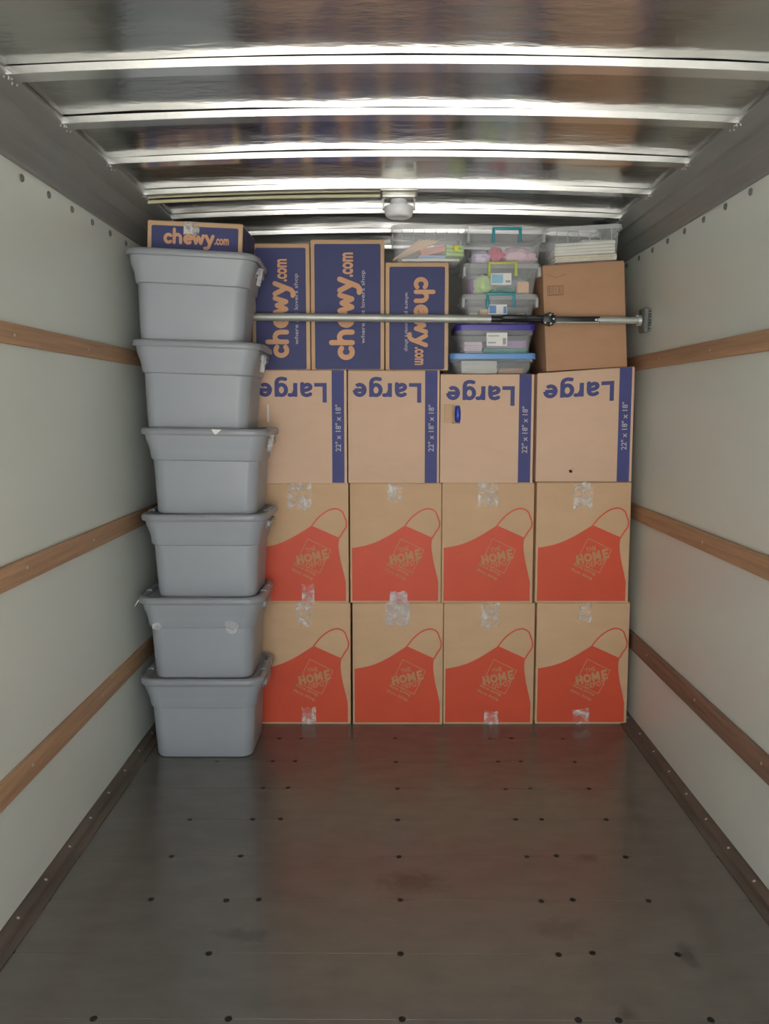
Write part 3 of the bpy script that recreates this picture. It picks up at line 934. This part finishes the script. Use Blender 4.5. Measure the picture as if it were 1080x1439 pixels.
# violet lid bin
z4 = ZB + 0.096
slab('felt_sheets', 'green felt sheets under lilac paper in the violet-lidded bin', 'fabric', (0.565, YC, z4 + 0.0165), (0.210, 0.20, 0.024), plain('green_felt', (0.08, 0.50, 0.34)), sheets=4)
slab('paper_stack', 'lilac paper stack in the violet-lidded bin', 'paper', (0.570, YC, z4 + 0.048), (0.190, 0.19, 0.034), plain('lilac_paper', (0.58, 0.36, 0.66)), sheets=5)
slab('paper_stack', 'white-pink paper pile left in the violet-lidded bin', 'paper', (0.412, YC, z4 + 0.033), (0.085, 0.19, 0.054), plain('pink_white_paper', (0.88, 0.72, 0.82)), sheets=6)
# shallow teal bin
z3 = ZB + 0.233
slab('tan_block', 'tan block inside the shallow teal-handled bin', 'block', (0.462, YC - 0.04, z3 + 0.042), (0.046, 0.10, 0.072), plain('tan_block', (0.80, 0.58, 0.28)))
slab('white_box', 'small cream box at left in the shallow teal-handled bin', 'box', (0.413, YC - 0.04, z3 + 0.034), (0.044, 0.10, 0.056), plain('cream_card', (0.85, 0.78, 0.66)))
for k in range(6):
    slab('craft_stick', 'pale yellow craft stick in the shallow teal-handled bin', 'stick', (0.600 + 0.003 * k, YC - 0.095 + 0.020 * k, z3 + 0.016 + 0.0085 * k), (0.105, 0.014, 0.006),
         plain('yellow_stick', (0.85, 0.78, 0.30)) if k == 0 else bpy.data.materials['yellow_stick'], (0, -2 - k, random.uniform(-14, 14)), 'yellow craft sticks')
# lime bin
z2 = ZB + 0.373
bundle('green_pouch', 'leaf-green pouch inside the lime-handled bin', 'pouch', (0.458, YC - 0.05, z2 + 0.050), (0.100, 0.12, 0.100), plain('leaf_green_fabric', (0.42, 0.68, 0.12)), 2.0)
bundle('purple_pouch', 'dark purple cloth at left inside the lime-handled bin', 'cloth', (0.412, YC - 0.02, z2 + 0.045), (0.050, 0.10, 0.090), plain('purple_fabric', (0.30, 0.08, 0.38)), 5.0)
slab('peach_pad', 'peach note pad at right inside the lime-handled bin', 'pad', (0.645, YC - 0.080, z2 + 0.038), (0.056, 0.03, 0.056), plain('peach_pad', (0.90, 0.55, 0.32)), (-8, 0, 0))
bundle('teal_cloth', 'dark teal cloth inside the lime-handled bin', 'cloth', (0.550, YC - 0.04, z2 + 0.024), (0.13, 0.12, 0.050), plain('teal_fabric', (0.04, 0.34, 0.28)), 9.0)
bundle('grey_blue_cloth', 'grey-blue cloth at right inside the lime-handled bin', 'cloth', (0.620, YC + 0.02, z2 + 0.060), (0.115, 0.10, 0.085), plain('grey_blue_fabric', (0.32, 0.38, 0.46)), 12.0)
# top bin
z1 = ZB + 0.515
bundle('pink_bag', 'pale pink plastic bag in the topmost stacked bin', 'bag', (0.618, YC - 0.04, z1 + 0.042), (0.175, 0.13, 0.092), plain('pale_pink_plastic', (0.86, 0.60, 0.70), 0.3), 15.0, 0.5)
bundle('red_cloth', 'pinkish red cloth in the topmost stacked bin', 'cloth', (0.520, YC - 0.05, z1 + 0.042), (0.085, 0.11, 0.094), plain('rose_red_fabric', (0.75, 0.08, 0.20)), 18.0, 0.5)
bundle('lavender_bag', 'lavender bag at left in the topmost stacked bin', 'bag', (0.445, YC - 0.04, z1 + 0.034), (0.105, 0.12, 0.075), plain('lavender_plastic', (0.70, 0.58, 0.80), 0.3), 22.0, 0.5)
# ribbed bin of craft sticks
zL = 2.240
for k in range(7):
    slab('wooden_ruler', 'tan wooden stick leaning in the ribbed bin above navy carton', 'stick', (0.092 + 0.013 * k, 3.730 + 0.007 * k, zL + 0.060 + 0.003 * k), (0.165, 0.016, 0.006),
         plain('ruler_wood', (0.80, 0.55, 0.36)) if k == 0 else bpy.data.materials['ruler_wood'], (0, -36 + 2.2 * k, random.uniform(-6, 6)), 'leaning wooden sticks')
slab('paper_pad', 'pale blue paper pad in the ribbed bin above navy carton', 'pad', (0.215, YC + 0.05, zL + 0.032), (0.13, 0.20, 0.026), plain('pale_blue_pad', (0.45, 0.60, 0.85)), sheets=3)
slab('salmon_pad', 'salmon paper pad in the ribbed bin above navy carton', 'pad', (0.215, YC + 0.05, zL + 0.072), (0.12, 0.18, 0.034), plain('salmon_pad', (0.85, 0.38, 0.30)), (0, -14, 4), sheets=3)
slab('green_notebook', 'lime green notebook at right in the ribbed bin above navy carton', 'notebook', (0.318, YC, zL + 0.058), (0.082, 0.20, 0.052), plain('lime_green_card', (0.45, 0.70, 0.18)), (0, 3, 0), sheets=3)
slab('yellow_note', 'yellow note block at right in the ribbed bin above navy carton', 'note block', (0.322, YC - 0.125, zL + 0.062), (0.024, 0.020, 0.030), plain('yellow_paper', (0.78, 0.72, 0.12)))
slab('white_tray', 'flat white tray on the floor of the ribbed stick bin', 'tray', (0.205, YC, zL + 0.012), (0.27, 0.22, 0.012), M_white)
# ribbed bin of white paper
slab('paper_ream', 'thick white paper ream in the ribbed bin by the right wall', 'paper', (0.930, YC, 2.2375 + 0.068), (0.285, 0.22, 0.058), plain('cream_white_paper', (0.82, 0.80, 0.70)), (0, -3.2, 0), sheets=4)
slab('paper_stack', 'cream crumpled paper layer below the white ream', 'paper', (0.930, YC, 2.2375 + 0.022), (0.29, 0.24, 0.028), plain('cream_paper', (0.74, 0.68, 0.56)), (0, -3.2, 2), sheets=5)
slab('paper_sheets', 'loose white sheets lying on top of the white ream', 'paper', (0.985, YC + 0.02, 2.2375 + 0.108), (0.16, 0.20, 0.012), M_white, (0, -2, 8), sheets=3)

# ------------------------------------------------------------------ load bar
yb, zl, zr = 3.645, 1.985, 1.962
def bar_pt(x, dy=0.0, dz=0.0):
    k = (x - XL) / (XR - XL)
    return (x, yb + dy, zl + (zr - zl) * k + dz)
bar = thing('load_bar', 'galvanised ratcheting load bar braced between both walls', 'load bar', bar_pt(XC))
def barpart(mb, name, m, smooth=40, parent=None):
    o = mb.build(name, m, None, smooth)
    for v in o.data.vertices:
        v.co -= Vector(bar.location)
    o.parent = parent or bar
    return o
tube_o = barpart(MB().tube(bar_pt(XL + 0.035), bar_pt(0.482), 0.0185, 18), 'outer_tube', M_galv)
barpart(MB().tube(bar_pt(0.482), bar_pt(0.755), 0.0150, 16), 'sleeve', M_black)
barpart(MB().rbox(bar_pt(0.865, -0.004, 0.0), (0.245, 0.022, 0.030), 0.004, 2), 'ratchet_channel', M_black)
barpart(MB().rbox(bar_pt(0.865, -0.012, -0.013), (0.235, 0.008, 0.007), 0.002, 1), 'channel_edge', M_galv)
barpart(MB().tube(bar_pt(0.975), bar_pt(1.165), 0.0170, 16), 'inner_tube', M_galv)
lev = barpart(MB().rbox(bar_pt(0.635, -0.024, 0.006), (0.215, 0.016, 0.020), 0.006, 3).rbox(bar_pt(0.590, -0.025, 0.006), (0.115, 0.021, 0.026), 0.009, 3), 'lever', M_black)
gb = MB().rbox(bar_pt(0.745, -0.014, 0.0), (0.055, 0.040, 0.040), 0.006, 2)
MX = Matrix.Rotation(R(90), 3, 'X')
gx = bar_pt(0.752, 0.010, 0)
n = 12
pr = []
for i in range(n):
    a = 2 * math.pi * i / n
    gb.box((gx[0] + 0.027 * math.cos(a), gx[1] - 0.024, gx[2] + 0.027 * math.sin(a)), (0.009, 0.024, 0.007), Matrix.Rotation(-a, 3, 'Y'))
gb.lathe([(0.026, 0), (0.026, 0.026)], 20, gx, MX)
gear = barpart(gb, 'ratchet_gear', M_black)
for dx, dz in ((-0.016, -0.018), (0.010, -0.021), (0.006, 0.018), (0.022, 0.0)):
    p = bar_pt(0.745 + dx, -0.034, dz)
    barpart(MB().lathe([(0.0055, 0), (0.005, 0.003), (0.003, 0.0045)], 10, p, MX), 'pin', M_screw, parent=None)
p = bar_pt(0.968, -0.015, 0.0)
barpart(MB().lathe([(0.006, 0), (0.0055, 0.003), (0.003, 0.0045)], 10, p, MX), 'pin', M_screw)

def foot(x, s):
    MY = Matrix.Rotation(R(90 * s), 3, 'Y')
    c = bar_pt(x)
    cup = MB().lathe([(0.022, 0), (0.025, 0.006), (0.025, 0.016)], 16, (x - s * 0.052, c[1], c[2]), MY)
    for q in (-1, 1):
        cup.rbox((x - s * 0.050, c[1], c[2] + q * 0.021), (0.020, 0.018, 0.008), 0.002, 1)
    barpart(cup, 'swivel_cup', M_galv)
    pad = MB().rbox((x - s * 0.0225, c[1], c[2]), (0.021, 0.085, 0.112), 0.006, 2)
    f = barpart(pad, 'foot_pad', M_rubber)
    for k in range(8):
        r_ = MB().rbox((x - s * 0.006, c[1], c[2] - 0.046 + 0.0132 * k), (0.012, 0.085, 0.0075), 0.002, 1)
        o = r_.build('tread', M_rubber, None, 40)
        for v in o.data.vertices:
            v.co -= Vector(bar.location)
        o.parent = f
foot(XR, 1)
foot(XL, -1)

# ------------------------------------------------------------------ roof lamp
lx, ly, lz = 0.049, 3.395, RIB_Z
lamp = thing('ceiling_lamp', 'small cargo lamp with white dome under a roof bow', 'lamp', (lx, ly, lz))
MB().rbox((0, 0, -0.005), (0.160, 0.110, 0.010), 0.003, 2).build('base_plate', M_lampmetal, lamp, 40)
MB().rbox((0, 0, -0.023), (0.145, 0.095, 0.026), 0.006, 2).build('housing', M_lampmetal, lamp, 40)
MB().lathe([(0.060, -0.036), (0.061, -0.040), (0.058, -0.072)], 28).build('glass_collar', M_clear, lamp, 40)
MB().lathe([(0.034, -0.036), (0.036, -0.066)], 20).build('socket', M_dome, lamp, 40)
MB().lathe([(0.063, -0.066), (0.064, -0.071), (0.060, -0.088), (0.056, -0.103), (0.048, -0.109), (0.034, -0.109), (0.030, -0.1065), (0.008, -0.106)], 32).build('lens', M_dome, lamp, 40)
for s in (-1, 1):
    MB().rbox((s * 0.066, 0, -0.052), (0.008, 0.020, 0.050), 0.002, 1).build('clip', M_lampmetal, lamp, 40)
    MB().lathe([(0.005, -0.0375), (0.004, -0.041)], 10, (s * 0.062, -0.035, 0)).build('screw', M_screw, lamp, 40)
# the conduit follows the arch of the bow to the left rail
cb = MB()
xs = [lx - 0.08 - (lx - 0.08 - XI0) * i / 12 for i in range(13)]
for a, b_ in zip(xs, xs[1:]):
    cb.tube((a - lx, 0.035, arch(a) - 0.008), (b_ - lx, 0.035, arch(b_) - 0.008), 0.0075, 10)
cb.build('conduit', M_conduit, lamp, 40)
